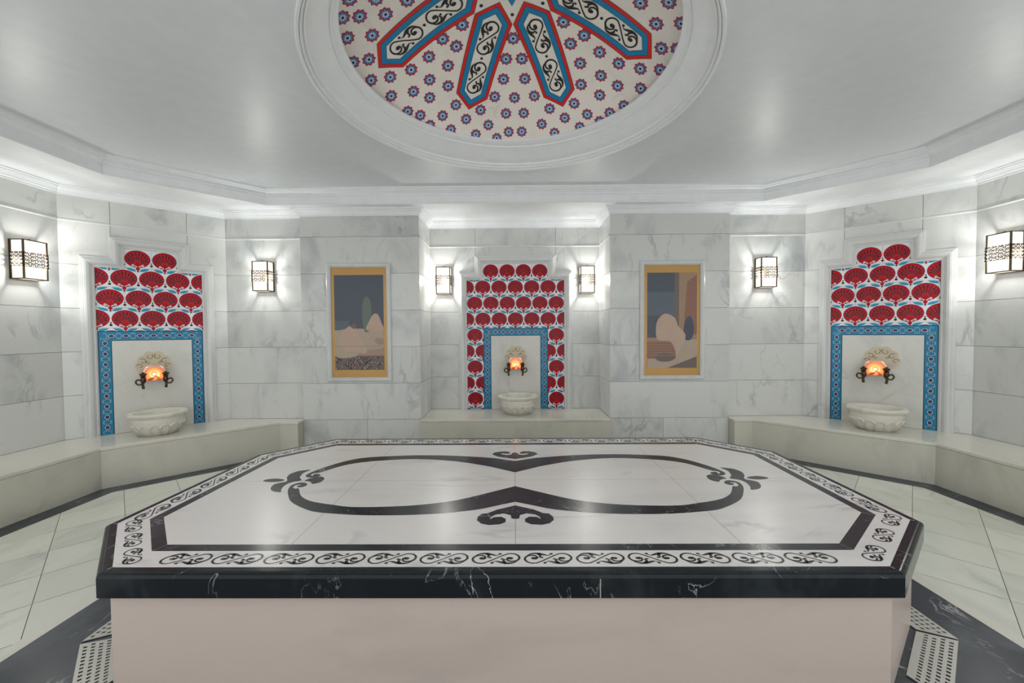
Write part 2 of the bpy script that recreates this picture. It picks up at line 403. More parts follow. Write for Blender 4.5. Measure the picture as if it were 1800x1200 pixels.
for q in range(8):
    a0 = math.radians(22.5+45*q); rt = lambda p: (p[0]*math.cos(a0)+p[1]*math.sin(a0), -p[0]*math.sin(a0)+p[1]*math.cos(a0))
    # local y runs outwards, rotate so that it points to azimuth a0
    H = [hexa, offset_path(hexa, .003, True), offset_path(hexa, .025, True), offset_path(hexa, .028, True), offset_path(hexa, .062, True), offset_path(hexa, .065, True)]
    H = [[rt(p) for p in h] for h in H]
    for i, k in enumerate(('dblack', 'dred', 'dblack', 'dblue', 'dblack')): band(H[i], H[i+1], k, .002)
    for cy in (.475, .795):
        for poly in SM:
            dpoly([rt((-y*.27*(1.0)+0, cy+x*.27)) for x, y in poly], 'dblack', .0025)
    dpoly([rt(p) for p in ell(0, .635, .011, .011, 8)], 'dblack', .0025)
    dpoly([(.28*math.sin(PI/4*q)+p[0], .28*math.cos(PI/4*q)+p[1]) for p in ell(0, 0, .012, .012, 8)], 'dblack', .0025)
star = [((.222 if i % 2 == 0 else .135)*math.sin(PI*i/8), (.222 if i % 2 == 0 else .135)*math.cos(PI*i/8)) for i in range(16)]
star2 = [(x*.72, y*.72) for x, y in star]; star3 = [(x*.35, y*.35) for x, y in star]
band(star, star2, 'dblue', .002, 4); band(star2, star3, 'dred', .002, 4)
FL = [(-0.342, 0.311), (-0.41, 0.459), (-0.001, 0.455), (-0.061, 0.61), (0.058, 0.613), (-0.091, 0.771), (0.08, 0.773), (0.342, 0.318), (0.408, 0.471), (0.498, 0.607), (0.53, 0.773), (-0.501, 0.59), (-0.536, 0.748), (-0.943, 0.007), (-0.795, 0.073), (-0.639, 0.039), (-1.073, 0.095), (-0.927, 0.167), (-1.018, 0.313), (-1.121, 0.272), (-1.07, 0.463), (-0.934, 0.512), (-0.772, 0.527), (-0.493, 0.38), (-0.62, 0.48), (-0.663, 0.655), (-0.811, 0.698), (-0.703, 0.795), (-0.984, 0.654), (-0.909, 0.833), (-0.945, -0.129), (-0.808, -0.051), (-1.035, -0.045), (-0.508, 0.919), (-0.307, 1.007), (-0.174, 0.91), (-0.008, 0.93), (-0.821, 0.907), (-0.64, 0.978), (-0.445, 1.061), (-0.088, 1.063), (-0.768, 1.02), (-0.598, 1.117), (-0.381, 1.212), (-0.255, 1.148), (-0.073, 1.228), (-0.189, 1.275), (0.159, 0.915), (0.069, 1.064), (0.294, 1.014), (0.498, 0.939), (0.668, 0.665), (0.693, 0.821), (0.812, 0.704), (0.934, 0.512), (1.069, 0.457), (0.985, 0.655), (0.624, 1.007), (0.808, 0.94), (0.904, 0.841), (0.434, 1.077), (0.232, 1.155), (0.049, 1.229), (0.356, 1.222), (0.163, 1.28), (0.579, 1.132), (0.742, 1.037), (0.795, 0.064), (0.949, -0.013), (0.929, 0.159), (1.069, 0.082), (1.019, 0.306), (1.116, 0.258), (0.494, 0.392), (0.622, 0.49), (0.775, 0.532), (0.648, 0.02)]
for x, y in list(FL):
    if all(math.hypot(x-a, -y-b) > .1 for a, b in FL): FL.append((x, -y))
for n_, (x, y) in enumerate(FL):
    if math.hypot(x, y) > smax-.032: continue
    r0 = .052; rr = random.random()
    pt = lambda rad, a: (x+rad*math.sin(a), y+rad*math.cos(a))
    N = 9
    for i in range(N*2):
        a = PI*i/N+rr; b = PI*(i+1)/N+rr; ra, rb = (r0, r0*.78) if i % 2 == 0 else (r0*.78, r0)
        mb.face([dm(x, y, .0015), dm(*pt(ra, a), .0015), dm(*pt(rb, b), .0015)], 'dpink')
        mb.face([dm(x, y, .002), dm(*pt(ra*.76, a), .002), dm(*pt(rb*.76, b), .002)], 'dnavy')
    for i in range(N):
        a = 2*PI*i/N+rr
        dpoly([pt(r0*.16, a-.5), pt(r0*.42, a-.17), pt(r0*.52, a), pt(r0*.42, a+.17), pt(r0*.16, a+.5)], 'dlight', .0025)
    dpoly(ell(x, y, .0105, .0105, 8), 'dblack', .003)
mb.build('painted_dome', dome, recalc=False)
fixparent(dome)

# ------------------------------------------------------------ floor
mb = MB()
mb.box(-AX-.2, AX+.2, -1.5, DN+.2, -.1, -.004, 'grout')
S = .505; g = .0022
for i in range(-14, 22):
    for j in range(-22, 14):
        u0, u1, v0, v1 = i*S+g, (i+1)*S-g, j*S+g, (j+1)*S-g       # u=x+y, v=x-y
        q = [((u+v)/2, (u-v)/2, 0) for u, v in ((u0, v0), (u1, v0), (u1, v1), (u0, v1))]
        if all(-AX-.2 < p[0] < AX+.2 and -1.4 < p[1] < DN+.3 for p in q): mb.face(q, 'floor')
struct(mb, 'floor', recalc=False)
# black border at the foot of the benches, and the black and white bands round the platform
bf = [(-3.74, MY-3.54), (-3.74, 3.54), (-2.70, 4.53), (-2.49, 4.60), (2.49, 4.60), (2.70, 4.53), (3.74, 3.54), (3.74, MY-3.54)]
mb = MB()
sweep(mb, bf, [(0, .0022), (-.165, .0022), (-.166, -.003)], 'blackfloor', lambda x, y, h: (x, y, h))
struct(mb, 'trim_6')
mb = MB()
go = [(-1.975, 1.745), (-1.655, 1.40), (1.55, 1.40), (1.965, 1.755), (1.985, 2.985), (1.56, 3.43), (-1.57, 3.44), (-2.0, 2.99)]     # grate outline
bo = [(-2.215, .35), (2.20, .35), (2.20, 3.10), (1.66, 3.66), (-1.67, 3.67), (-2.215, 3.12)]
wo = offset_path(bo, -.07, True)
for a, b, k, z in ((bo, wo, 'benchtop', .0018),):
    for i in range(len(a)): mb.face([(*a[i-1], z), (*a[i], z), (*b[i], z), (*b[i-1], z)], k)
    for i in range(len(a)): mb.face([(*b[i-1], z), (*b[i], z), (*b[i], -.003), (*b[i-1], -.003)], k)
mb.prism(bo, -.003, .0024, 'blackfloor')
struct(mb, 'trim_7')

# ------------------------------------------------------------ benches
def bench(name, front, back, label, seams, cat='bench'):
    root = empty(name, (sum(p[0] for p in front)/len(front), sum(p[1] for p in front)/len(front), 0), label, cat)
    ins = offset_path(front, .012)
    mb = MB(); P = ins+back[::-1]
    mb.prism(P, 0, HB-.03, 'bench')
    for x, y in seams:
        d = min(range(len(front)-1), key=lambda i: abs((Vector(front[i+1])-Vector(front[i])).normalized().cross(Vector((x, y))-Vector(front[i]))) + (0 if 0 <= (Vector((x, y))-Vector(front[i])).dot((Vector(front[i+1])-Vector(front[i])).normalized()) <= (Vector(front[i+1])-Vector(front[i])).length else 9))
        e = (Vector(front[d+1])-Vector(front[d])).normalized(); n = Vector((-e.y, e.x)); c = Vector(ins[d])+e*((Vector((x, y))-Vector(ins[d])).dot(e))
        a, b = c-e*.002-n*.0006, c+e*.002-n*.0006
        mb.face([(*a, .004), (*b, .004), (*b, HB-.032), (*a, HB-.032)], 'grout')
    mb.build('bench_front', root)
    mb = MB(); mb.prism(front+back[::-1], HB-.03, HB, 'benchtop'); mb.build('seat_slab', root, bevel=.006)
    fixparent(root); return root
fl = [(-3.74, MY-3.80), (-3.745, 3.54), (-2.70, 4.53), (-2.492, 4.53)]
bl = [(-AX+.001, MY-3.80), (-AX+.001, AY), (-BX, D-.001), (-2.492, D-.001)]
bench('stone_bench', fl[::-1], bl[::-1], 'long low marble bench following the left wall, under the left basin', [(-3.745, 3.54)])
fr = [(-x, y) for x, y in fl]; br = [(-x, y) for x, y in bl]
bench('stone_bench.001', fr, br, 'long low marble bench following the right wall, under the right basin', [(3.745, 3.54), (2.70, 4.53), (3.06, 4.19)])
bench('stone_bench.002', [(XPI-.001, 4.60), (-XPI+.001, 4.60)], [(XPI-.001, DN-.001), (-XPI+.001, DN-.001)], 'short marble bench filling the central niche below the middle basin', [(-.005, 4.6)])

# ------------------------------------------------------------ heated platform in the middle
V = [(-1.587, 1.462), (1.42, 1.447), (1.887, 1.837), (1.908, 2.929), (1.508, 3.33), (-1.515, 3.345), (-1.917, 2.917), (-1.945, 1.842)]
HT = .5
plat = empty('marble_platform', (0, 2.4, 0), 'large eight sided marble platform with black inlaid top in the middle of the floor', 'platform')
mb = MB(); mb.prism(offset_path(V, .036, True), 0, .41, 'pedestal')
o = mb.build('pedestal', plat); o['label'] = 'plain pinkish marble body under the top'
mb = MB()
prof = [(.05, .408), (.0, .408), (0, .482), (.0015, .488), (.005, .493), (.010, .4965), (.012, .4965), (.0135, .499), (.018, .5), (.044, .5)]
sweep(mb, V, prof, 'black', lambda x, y, h: (x, y, h), closed=True)
o2, o3, o4 = offset_path(V, .043, True), offset_path(V, .157, True), offset_path(V, .207, True)
for a, b, k in ((o2, o3, 'table'), (o3, o4, 'black2')):
    for i in range(8): mb.face([(*a[i-1], HT), (*a[i], HT), (*b[i], HT), (*b[i-1], HT)], k)
mb.face([(*p, HT) for p in o4], 'table')
def seam(x0, y0, x1, y1, w=.0028, k='seam', z=HT+.0002):
    d = Vector((x1-x0, y1-y0)).normalized(); n = Vector((-d.y, d.x))*w/2
    mb.face([(x0+n.x, y0+n.y, z), (x1+n.x, y1+n.y, z), (x1-n.x, y1-n.y, z), (x0-n.x, y0-n.y, z)], k)
for x in (-.012, -.965, .94): seam(x, 1.66, x, 3.13)
seam(-1.74, 2.385, 1.69, 2.385)
for i in range(8):
    for off in (1,):
        a, b = V[i], o2[i]; seam(a[0]*.3+b[0]*.7, a[1]*.3+b[1]*.7, *b, .003, 'wall'); seam(*o3[i], *o4[i], .002, 'seam')
mb.face([(.298, 1.4466, .41), (.302, 1.4466, .41), (.302, 1.4466, .484), (.298, 1.4466, .484)], 'seam')
mb.build('platform_top', plat)
def tmap(poly, z=HT+.0006): return [(x, y, z) for x, y in poly]
mb = MB()
def motifs(p, q, n, L, flip=lambda i: 1, s0=0, s1=1, ctr=.1):
    p, q = Vector(p), Vector(q); d = (q-p).normalized(); nn = Vector((-d.y, d.x)); ln = (q-p).length
    for i in range(n):
        c = p + d*ln*(s0+(s1-s0)*(i+.5)/n) + nn*ctr
        for poly in SM:
            mb.face(tmap([tuple(c+d*x*L+nn*y*flip(i)*L*.86) for x, y in poly]), 'black2')
mc = .100
motifs((-1.43, 1.461), (1.25, 1.449), 13, .196, lambda i: 1 if i < 9 else -1)
motifs(V[1], V[2], 3, .160, lambda i: -1, -.03, 1.04)
motifs(V[2], V[3], 5, .178, lambda i: 1, .075, .97)
motifs(V[3], V[4], 3, .17, lambda i: 1, .05, .95)
motifs(V[4], V[5], 14, .196, lambda i: 1 if i > 6 else -1, .01, .99)
motifs(V[5], V[6], 3, .17, lambda i: 1, .05, .95)
motifs(V[6], V[7], 5, .185, lambda i: 1, .04, .96)
motifs(V[7], V[0], 3, .152, lambda i: 1, .03, 1.03)
o = mb.build('scroll_border', plat); o['label'] = 'row of small black scroll inlays round the edge'
mb = MB()
XC = -.012
KN_A = [(-0.012, 2.736), (-0.159, 2.801), (-0.436, 2.857), (-0.717, 2.875), (-0.959, 2.853), (-1.108, 2.817), (-1.209, 2.736), (-1.286, 2.622), (-1.321, 2.543), (-1.331, 2.497), (-1.324, 2.467), (-1.302, 2.447), (-1.276, 2.442), (-1.246, 2.453), (-1.236, 2.479), (-1.254, 2.499), (-1.278, 2.504), (-1.287, 2.491), (-1.281, 2.473), (-1.295, 2.476), (-1.304, 2.503), (-1.291, 2.52), (-1.272, 2.525), (-1.251, 2.55), (-1.175, 2.658), (-1.072, 2.724), (-0.929, 2.764), (-0.696, 2.789), (-0.418, 2.735), (-0.175, 2.623), (-0.012, 2.514)]
KN_B = [(-0.012, 2.077), (-0.118, 2.026), (-0.213, 1.984), (-0.396, 1.946), (-0.579, 1.93), (-0.767, 1.932), (-0.925, 1.952), (-1.021, 1.972), (-1.086, 2.005), (-1.162, 2.056), (-1.226, 2.115), (-1.294, 2.217), (-1.321, 2.274), (-1.33, 2.321), (-1.315, 2.352), (-1.279, 2.36), (-1.249, 2.339), (-1.24, 2.313), (-1.25, 2.294), (-1.269, 2.289), (-1.288, 2.302), (-1.289, 2.313), (-1.273, 2.322), (-1.288, 2.329), (-1.305, 2.324), (-1.307, 2.299), (-1.3, 2.281), (-1.28, 2.268), (-1.262, 2.271), (-1.227, 2.216), (-1.184, 2.158), (-1.112, 2.102), (-1.018, 2.066), (-0.972, 2.054), (-0.862, 2.025), (-0.704, 2.024), (-0.515, 2.044), (-0.325, 2.1), (-0.149, 2.203), (-0.012, 2.288)]
KN_C = [(-1.351, 2.582), (-1.387, 2.573), (-1.417, 2.562), (-1.434, 2.536), (-1.444, 2.499), (-1.432, 2.452), (-1.417, 2.424), (-1.401, 2.401), (-1.397, 2.374), (-1.421, 2.359), (-1.442, 2.337), (-1.437, 2.301), (-1.421, 2.266), (-1.396, 2.238), (-1.369, 2.225), (-1.336, 2.22), (-1.355, 2.258), (-1.367, 2.3), (-1.367, 2.344), (-1.349, 2.373), (-1.316, 2.391), (-1.321, 2.411), (-1.343, 2.435), (-1.357, 2.468), (-1.368, 2.526)]
KN_D = [(-1.29, 2.391), (-1.279, 2.426), (-1.254, 2.447), (-1.224, 2.458), (-1.194, 2.438), (-1.181, 2.405), (-1.184, 2.363), (-1.217, 2.339), (-1.233, 2.36), (-1.261, 2.38)]
KN_E = [(-1.544, 2.391), (-1.536, 2.414), (-1.498, 2.429), (-1.452, 2.421), (-1.421, 2.405), (-1.43, 2.383), (-1.463, 2.372), (-1.506, 2.375)]
def both(poly, k='black2', z=HT+.0006):
    mb.face(tmap(poly, z), k); mb.face(tmap([(2*XC-x, y) for x, y in reversed(poly)], z), k)
for K_, n_ in ((KN_A, 3), (KN_B, 3)):
    both([K_[0]]+smooth_open(K_[1:-1], n_)+[K_[-1]])
for K_ in (KN_C, KN_D, KN_E): both(smooth_closed(K_, 3))
# scroll below and above the waist
both([(-.012, 2.033), (-.105, 1.985), (-.15, 1.945), (-.178, 1.94), (-.195, 1.905), (-.195, 1.873), (-.172, 1.84), (-.135, 1.826), (-.085, 1.832), (-.058, 1.855), (-.058, 1.885), (-.08, 1.908), (-.115, 1.905), (-.135, 1.882), (-.13, 1.905), (-.11, 1.93), (-.068, 1.943), (-.035, 1.925), (-.03, 1.89), (-.012, 1.885)])
both([(-.012, 2.925), (-.028, 2.92), (-.04, 2.88), (-.07, 2.868), (-.10, 2.882), (-.118, 2.915), (-.095, 2.905), (-.058, 2.90), (-.044, 2.925), (-.07, 2.955), (-.12, 2.955), (-.165, 2.93), (-.178, 2.885), (-.135, 2.835), (-.075, 2.805), (-.012, 2.778)])
o = mb.build('knot_inlay', plat); o['label'] = 'black marble double loop with curled leaves inlaid in the middle of the top'
fixparent(plat)

# ------------------------------------------------------------ drain grates in the channel round the platform
def grate(a, b, w, label, idx, m0=0, m1=0):
    """perforated plate along outer edge a->b (left side = inwards), mitred ends m0, m1"""
    A = Vector(a); B = Vector(b); d = (B-A).normalized(); n = Vector((-d.y, d.x)); L = (B-A).length
    bm = bmesh.new(); cw, cl = .0125, .013
    nu = int(L/cl); nv = int(w/cw)
    vs = {}
    def vert(i, j):
        if (i, j) not in vs:
            t = j/nv; u = i/nu*(L-m0*t-m1*t)+m0*t; p = A+d*u+n*(t*w); vs[(i, j)] = bm.verts.new((p.x, p.y, .009))
        return vs[(i, j)]
    for i in range(nu):
        for j in range(nv):
            hole = 0 < j < nv-1 and 0 < i < nu-1 and j % 2 == 1 and (i+(j//2)) % 2 == 0
            if not hole: bm.faces.new((vert(i, j), vert(i+1, j), vert(i+1, j+1), vert(i, j+1)))
    bmesh.ops.recalc_face_normals(bm, faces=bm.faces)
    me = bpy.data.meshes.new('drain_grate'); bm.to_mesh(me); bm.free()
    c = (A+B)/2+n*w/2
    root = empty('drain_grate', (c.x, c.y, 0), label, 'drain', None)
    o = link('perforated_plate', me, ['steel'], root)
    s = o.modifiers.new('solid', 'SOLIDIFY'); s.thickness = .003; s.offset = -1
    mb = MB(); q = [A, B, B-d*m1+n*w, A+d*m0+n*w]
    mb.prism([tuple(p) for p in q], .0025, .0035, 'dark')  # black sheet stands in for the shade down in the channel
    mb.build('channel_shade_sheet', root)
    fixparent(root)
G = .128
grate((1.965, 1.755), (1.985, 2.93), G, 'perforated drain grate along the right side of the platform', 0, .06)
grate((1.60, 1.443), (1.955, 1.745), G, 'slanting perforated drain grate at the right front corner of the platform', 1, .05, .06)
grate((-2.0, 2.93), (-1.98, 1.76), G, 'perforated drain grate along the left side of the platform', 2, 0, .06)
grate((-1.97, 1.742), (-1.69, 1.443), G, 'slanting perforated drain grate at the left front corner of the platform', 3, .06, .05)

# ------------------------------------------------------------ tiled panels
def fan(cx, cz, s):
    """carnation fan, cell s wide; list of (poly, key, layer)"""
    out = []; k = s/.214; T = lambda L: [(cx+x*k, cz+y*k) for x, y in L]
    out.append((T(ell(0, .012, .101, .091, 26)), 'navy', 1)); out.append((T(ell(0, .012, .098, .088, 26)), 'red', 2))
    for i in range(10):
        a = math.radians(-18+216*(i+.5)/10); r0, r1 = .030, .083
        bx, by = 0, -.045
        tx, ty = .088*math.cos(a), .012+.078*math.sin(a)
        dx, dy = tx-bx, ty-by; l = math.hypot(dx, dy); dx, dy = dx/l, dy/l
        out.append((T(ell(bx+dx*l*.80, by+dy*l*.80, .0155, .0095, 8, math.atan2(dy, dx))), 'maroon', 3))
        out.append((T(ell(bx+dx*l*.5, by+dy*l*.5, .024, .0055, 6, math.atan2(dy, dx))), 'maroon', 3))
    for i in range(11):
        a = math.radians(-18+216*i/10)
        bx, by = 0, -.045; tx, ty = .092*math.cos(a), .012+.080*math.sin(a)
        for q in stroke([(bx+(tx-bx)*.18, by+(ty-by)*.18), (bx+(tx-bx)*.97, by+(ty-by)*.97)], lambda t: .0024+.0008*t): out.append((T(q), 'pink', 3))
    for sg in (1, -1):
        pts = [(0, -.085), (sg*.012, -.066), (sg*.028, -.058), (sg*.042, -.062), (sg*.044, -.05), (sg*.034, -.046), (sg*.03, -.053)]
        for q in stroke(smooth_open(pts, 3), lambda t: .008-.003*t): out.append((T(q), 'white', 4))
        out.append((T([(sg*x, y) for x, y in [(.012, -.114), (.026, -.096), (.052, -.086), (.092, -.086), (.075, -.104), (.048, -.116), (.025, -.119)]]), 'teal', 3))
        for q in stroke(smooth_open([(0, -.104), (sg*.03, -.088), (sg*.06, -.08), (sg*.1, -.084)], 3), lambda t: .0022): out.append((T(q), 'teal', 2))
        out.append((T(ell(sg*.107, -.052, .012, .012, 8)), 'maroon', 3))
        out.append((T([(sg*.107, -.038), (sg*(.107-.008), -.028), (sg*.107, -.02), (sg*(.107+.008), -.028)]), 'maroon', 3))
    out.append((T([(0, -.115), (.013, -.098), (.016, -.082), (0, -.066), (-.016, -.082), (-.013, -.098)]), 'red', 5))
    out.append((T(ell(0, -.118, .009, .007, 8)), 'maroon', 5))
    return out
def tile_panel(P, name, cu, half_w, half_n, zstep, ztop, zband, band_half, label, label_frame, place, lamp_u, s=.214):
    """cu centre of panel on wall P; widths halves; blue band outer half width; band .10 wide"""
    root = empty(name, P(cu, 0, HB), label, 'tile panel')
    mb = MB(); bw = .1; h0 = .004
    Q = lambda poly, h: [P(cu+x, h, z) for x, z in poly]
    mb.face(Q([(-half_w, HB), (half_w, HB), (half_w, zstep), (half_n, zstep), (half_n, ztop), (-half_n, ztop), (-half_n, zstep), (-half_w, zstep)], h0), 'white')
    regs = [(-half_n, half_n, zstep, ztop), (-half_w, half_w, zband, zstep)]
    if band_half < half_w-.05: regs += [(-half_w, -band_half, HB, zband), (band_half, half_w, HB, zband)]
    nrow = int(round((ztop-HB)/(s*.978)))+1; ph = s*.978
    for r in range(nrow):
        cz = ztop-.115-r*ph; odd = r % 2
        for c in range(-5, 6):
            cx = (c+(.5 if (odd == 0) == place['even_half'] else 0))*s
            for poly, k, lay in fan(cx, cz, s):
                for R in regs:
                    if cz < R[2]-.2 or cz > R[3]+.2: continue
                    q = clip(poly, R)
                    if q: mb.face(Q(q, h0+.0004*lay), k)
    # joints between the square tiles
    nt = int(half_w*2/(2*s)+.01)
    for i in range(-3, 4):
        x = i*s
        if abs(x) < half_w-.02:
            z0 = zband if abs(x) < band_half+.01 else HB; z1 = ztop if abs(x) < half_n else zstep
            mb.face(Q([(x-.0008, z0), (x+.0008, z0), (x+.0008, z1), (x-.0008, z1)], h0+.0025), 'pink')
    mb.build('patterned_tiles', root, recalc=False)
    # blue border
    mb = MB(); b0, b1 = band_half, band_half-bw; h1 = h0+.003
    U = lambda o: [(-b0+o, HB), (-b0+o, zband-o), (b0-o, zband-o), (b0-o, HB)]
    def ring_(oa, ob, h, k):
        a, b = U(oa), U(ob)
        for i in range(3): mb.face(Q([a[i], a[i+1], b[i+1], b[i]], h), k)
    ring_(0, bw, h1, 'blue'); ring_(0, .006, h1+.0004, 'navy'); ring_(bw-.006, bw, h1+.0004, 'navy'); ring_(.012, .0145, h1+.0004, 'teal'); ring_(bw-.0145, bw-.012, h1+.0004, 'teal')
    spots = []; z = zband-bw*1.25
    while z > HB+.0:
        spots += [(-b0+bw/2, z, 1), (b0-bw/2, z, 1)]; z -= .107
    n = int(round((2*b0-bw*1.1)/.107)); spots += [((i-(n-1)/2)*.107, zband-bw/2, 0) for i in range(n)]
    reg = (-b0, b0, HB, zband)
    for x, z, ver in spots:
        for rr, k, l in ((.020, 'white', 1), (.0165, 'navy', 2), (.0055, 'red', 3)):
            q = clip(ell(x, z, rr*(.95 if ver else 1.15), rr*(1.1 if ver else .9), 12), reg)
            if q: mb.face(Q(q, h1+.0004*l), k)
        for sg in (1, -1):
            for sd in (1, -1):
                pts = [(0, .028), (.014, .04), (.026, .034), (.03, .052), (.02, .06)]
                for q in stroke([(x+sg*a, z+sd*b) if ver else (x+sg*b, z+sd*a) for a, b in pts], lambda t: .0018):
                    q = clip(q, (-b0+.012, b0-.012, HB, zband-.012))
                    if q: mb.face(Q(q, h1+.0006), 'white')
    mb.build('blue_tile_border', root, recalc=False)
    # marble back plate with a little skirting
    mb = MB()
    mb.box(cu-b1, cu+b1, 0, .016, HB, zband-bw, 'niche', lambda u, h, z: P(u, h, z))
    mb.build('marble_plate', root, bevel=.002)
    mb = MB(); mb.box(cu-b1+.004, cu+b1-.004, .016, .028, HB+.001, HB+.07, 'niche', lambda u, h, z: P(u, h, z)); mb.build('skirting', root, bevel=.003)
    # stepped moulded frame
    fw = .100; w0, n0 = half_w, half_n
    path = [(-w0, HB), (-w0, zstep), (-n0, zstep), (-n0, ztop), (n0, ztop), (n0, zstep), (w0, zstep), (w0, HB)]
    mb = MB(); prof = [(-.004, .002), (-.004, .018), (.006, .024), (.014, .024), (.018, .030), (.034, .046), (.052, .052), (.066, .050), (.074, .040), (.078, .040), (.082, .030), (.098, .026), (.103, .018), (.103, 0)]
    sweep(mb, path, prof, 'frame', lambda x, z, h: P(cu+x, h, z))
    mb.build('stepped_frame', root, recalc=True)
    fixparent(root); return root
tile_panel(PL, 'tile_panel', .660, .428, .2135, 2.073, 2.285, 1.428, .4185, 'stepped panel of red fan and blue border tiles on the slanting left wall', '', dict(even_half=True), .655)
tile_panel(PR, 'tile_panel.001', PL.len-.648, .428, .2135, 2.073, 2.285, 1.428, .4185, 'stepped panel of red fan and blue border tiles on the slanting right wall', '', dict(even_half=True), .655)
tile_panel(PC, 'tile_panel.002', XPI+.010, .642, .428, 2.073, 2.285, 1.438, .423, 'widest tile panel with red fans running down both sides, in the central niche', '', dict(even_half=True), .655)

# ------------------------------------------------------------ wall fountains: carved crest, copper hood, two taps
def crest(P, u, label, name):
    mb = MB(); sc = 1.0
    out = []
    # scalloped outline
    lobes = [(-.105, .0, .045), (-.085, .065, .045), (-.035, .11, .045), (.035, .11, .045), (.085, .065, .045), (.105, .0, .045)]
    pts = []
    for i in range(121):
        a = math.radians(-35+250*i/120)
        best = 0
        for cx, cy, r in lobes+[(0, .02, .09)]:
            d = (math.cos(a), math.sin(a)); b = cx*d[0]+cy*d[1]; c = cx*cx+cy*cy-r*r; D_ = b*b-c
            if D_ > 0: best = max(best, b+math.sqrt(D_))
        pts.append((best*math.cos(a), best*math.sin(a)))
    poly = [(u+x, 1.055+z) for x, z in pts]
    n = len(poly)
    F = [P(x, .03, z) for x, z in poly]; Bk = [P(x, .0155, z) for x, z in poly]
    mb.face(F, 'carve'); 
    for i in range(n): mb.face([F[i-1], F[i], Bk[i], Bk[i-1]], 'carve', True)
    for sg in (1, -1):
        for cx, cy, r, st in ((.036, .100, .034, 2.2), (.086, .050, .032, .9), (.108, .0, .028, .2), (.05, .045, .018, 3.4)):
            sp = [(u+sg*(cx+r*(1-.8*t/14)*math.cos(st+t*.42)), 1.055+cy+r*(1-.8*t/14)*math.sin(st+t*.42)) for t in range(15)]
            for q in stroke(sp, lambda t: .008-.003*t): mb.face([P(x, .0308, z) for x, z in q], 'groove')  # dark ribbons on the flat face paint the shade of carved scrolls
    o = mb.build(name); tag(o, label, 'carved ornament', 'carved crests above the basins')
def hood(P, u, label, name):
    root = empty(name, P(u, .016, .968), label, 'wall lamp', 'copper hood lamps above the basins')
    T0 = lambda r, a, h: P(u+r*math.cos(a), h, .968+r*math.sin(a))
    a0, a1, n = -.85, PI+.85, 36
    A = [a0+(a1-a0)*i/n for i in range(n+1)]
    mb = MB()
    prof = [(.050, .03), (.070, .05), (.080, .085), (.083, .115), (.087, .116), (.088, .124), (.070, .124), (.068, .110), (.066, .085), (.05, .06), (.025, .045), (.002, .042)]
    prof = [(r*1.18, h) for r, h in prof]
    outer = prof[:6]; inner = prof[5:]
    mb.grid([[T0(r, a, h) for a in A] for r, h in outer], 'copper'); mb.build('copper_hood', root)
    mb = MB(); mb.grid([[T0(r, a, h) for a in A] for r, h in prof[4:7]], 'rose'); mb.build('hood_rim', root)
    mb = MB(); mb.grid([[T0(r, a, h) for a in A] for r, h in prof[6:]], 'copper')
    zb = math.sin(a0)
    mb.face([T0(r, a1, h) for r, h in prof[6:]]+[T0(r, a0, h) for r, h in reversed(prof[6:])], 'copper'); mb.build('hood_lining', root)
    mb = MB(); mb.lathe([(.001, .078), (.010, .075), (.014, .066), (.011, .054), (.007, .044)], 'bulb', lambda x, y, z: P(u+x, z, .968+y), 14); mb.build('light_bulb', root)
    fixparent(root)
    ld = bpy.data.lights.new('bulb_light', 'POINT'); ld.energy = .03; ld.color = (1, .66, .38); ld.shadow_soft_size = .012
    lo = bpy.data.objects.new('bulb_light', ld); SC.collection.objects.link(lo); lo.parent = root; lo.location = Vector(P(u, .10, .965))-root.location
def tap(P, u, sd, label, name):
    P0 = P; P = lambda a, h, z: P0(u+(a-u)*1.3, h*1.12+.004*0 if h > .02 else h, .935+(z-.99)*1.3)
    root = empty(name, P0(u, .016, .93), label, 'tap', None)
    z0 = 1.0
    mb = MB()
    mb.tube([P(u, .016, z0-.02), P(u, .028, z0-.02)], .022, 'tapm', 14)
    mb.tube([P(u, .02, z0-.02), P(u, .09, z0-.02), P(u, .112, z0-.022)], [.011, .011, .013], 'tapm', 12)
    mb.build('wall_mount', root)
    mb = MB(); c = lambda x, y, z: P(u+x, .115+y, z0+z)
    mb.lathe([(.001, .016), (.008, .014), (.010, .004), (.014, -.004), (.017, -.018), (.0165, -.034), (.012, -.044), (.009, -.05)], 'tapm', c, 16)
    mb.build('tap_body', root)
    mb = MB()
    pts = [P(u, .115, z0-.046), P(u+sd*.004, .122, z0-.062), P(u+sd*.002, .134, z0-.074), P(u, .142, z0-.092)]
    mb.tube(pts, [.011, .0115, .012, .0125], 'tapm', 12)
    mb.build('spout', root)
    mb = MB()
    for q in range(5):
        a = 2*PI*q/5+.3; cx, cz = .015*math.cos(a), .015*math.sin(a)
        mb.lathe([(.0005, .009), (.006, .007), (.009, 0), (.006, -.007), (.0005, -.009)], 'tapm', lambda x, y, z: P(u+cx+x, .145+z, z0+.018+cz+y), 10)
    mb.lathe([(.0005, .012), (.007, .009), (.009, 0), (.006, -.012), (.006, -.03)], 'tapm', lambda x, y, z: P(u+x, .146+z, z0+.018+y), 12)
    mb.build('handle', root)
    mb = MB()
    mb.tube(smooth_open([P(u+sd*.01, .115, z0-.03), P(u+sd*.034, .113, z0-.02), P(u+sd*.044, .112, z0-.042), P(u+sd*.026, .112, z0-.062), P(u+sd*.006, .114, z0-.05)], 5), .0075, 'tapm', 8)
    mb.build('side_scroll', root)
    fixparent(root)
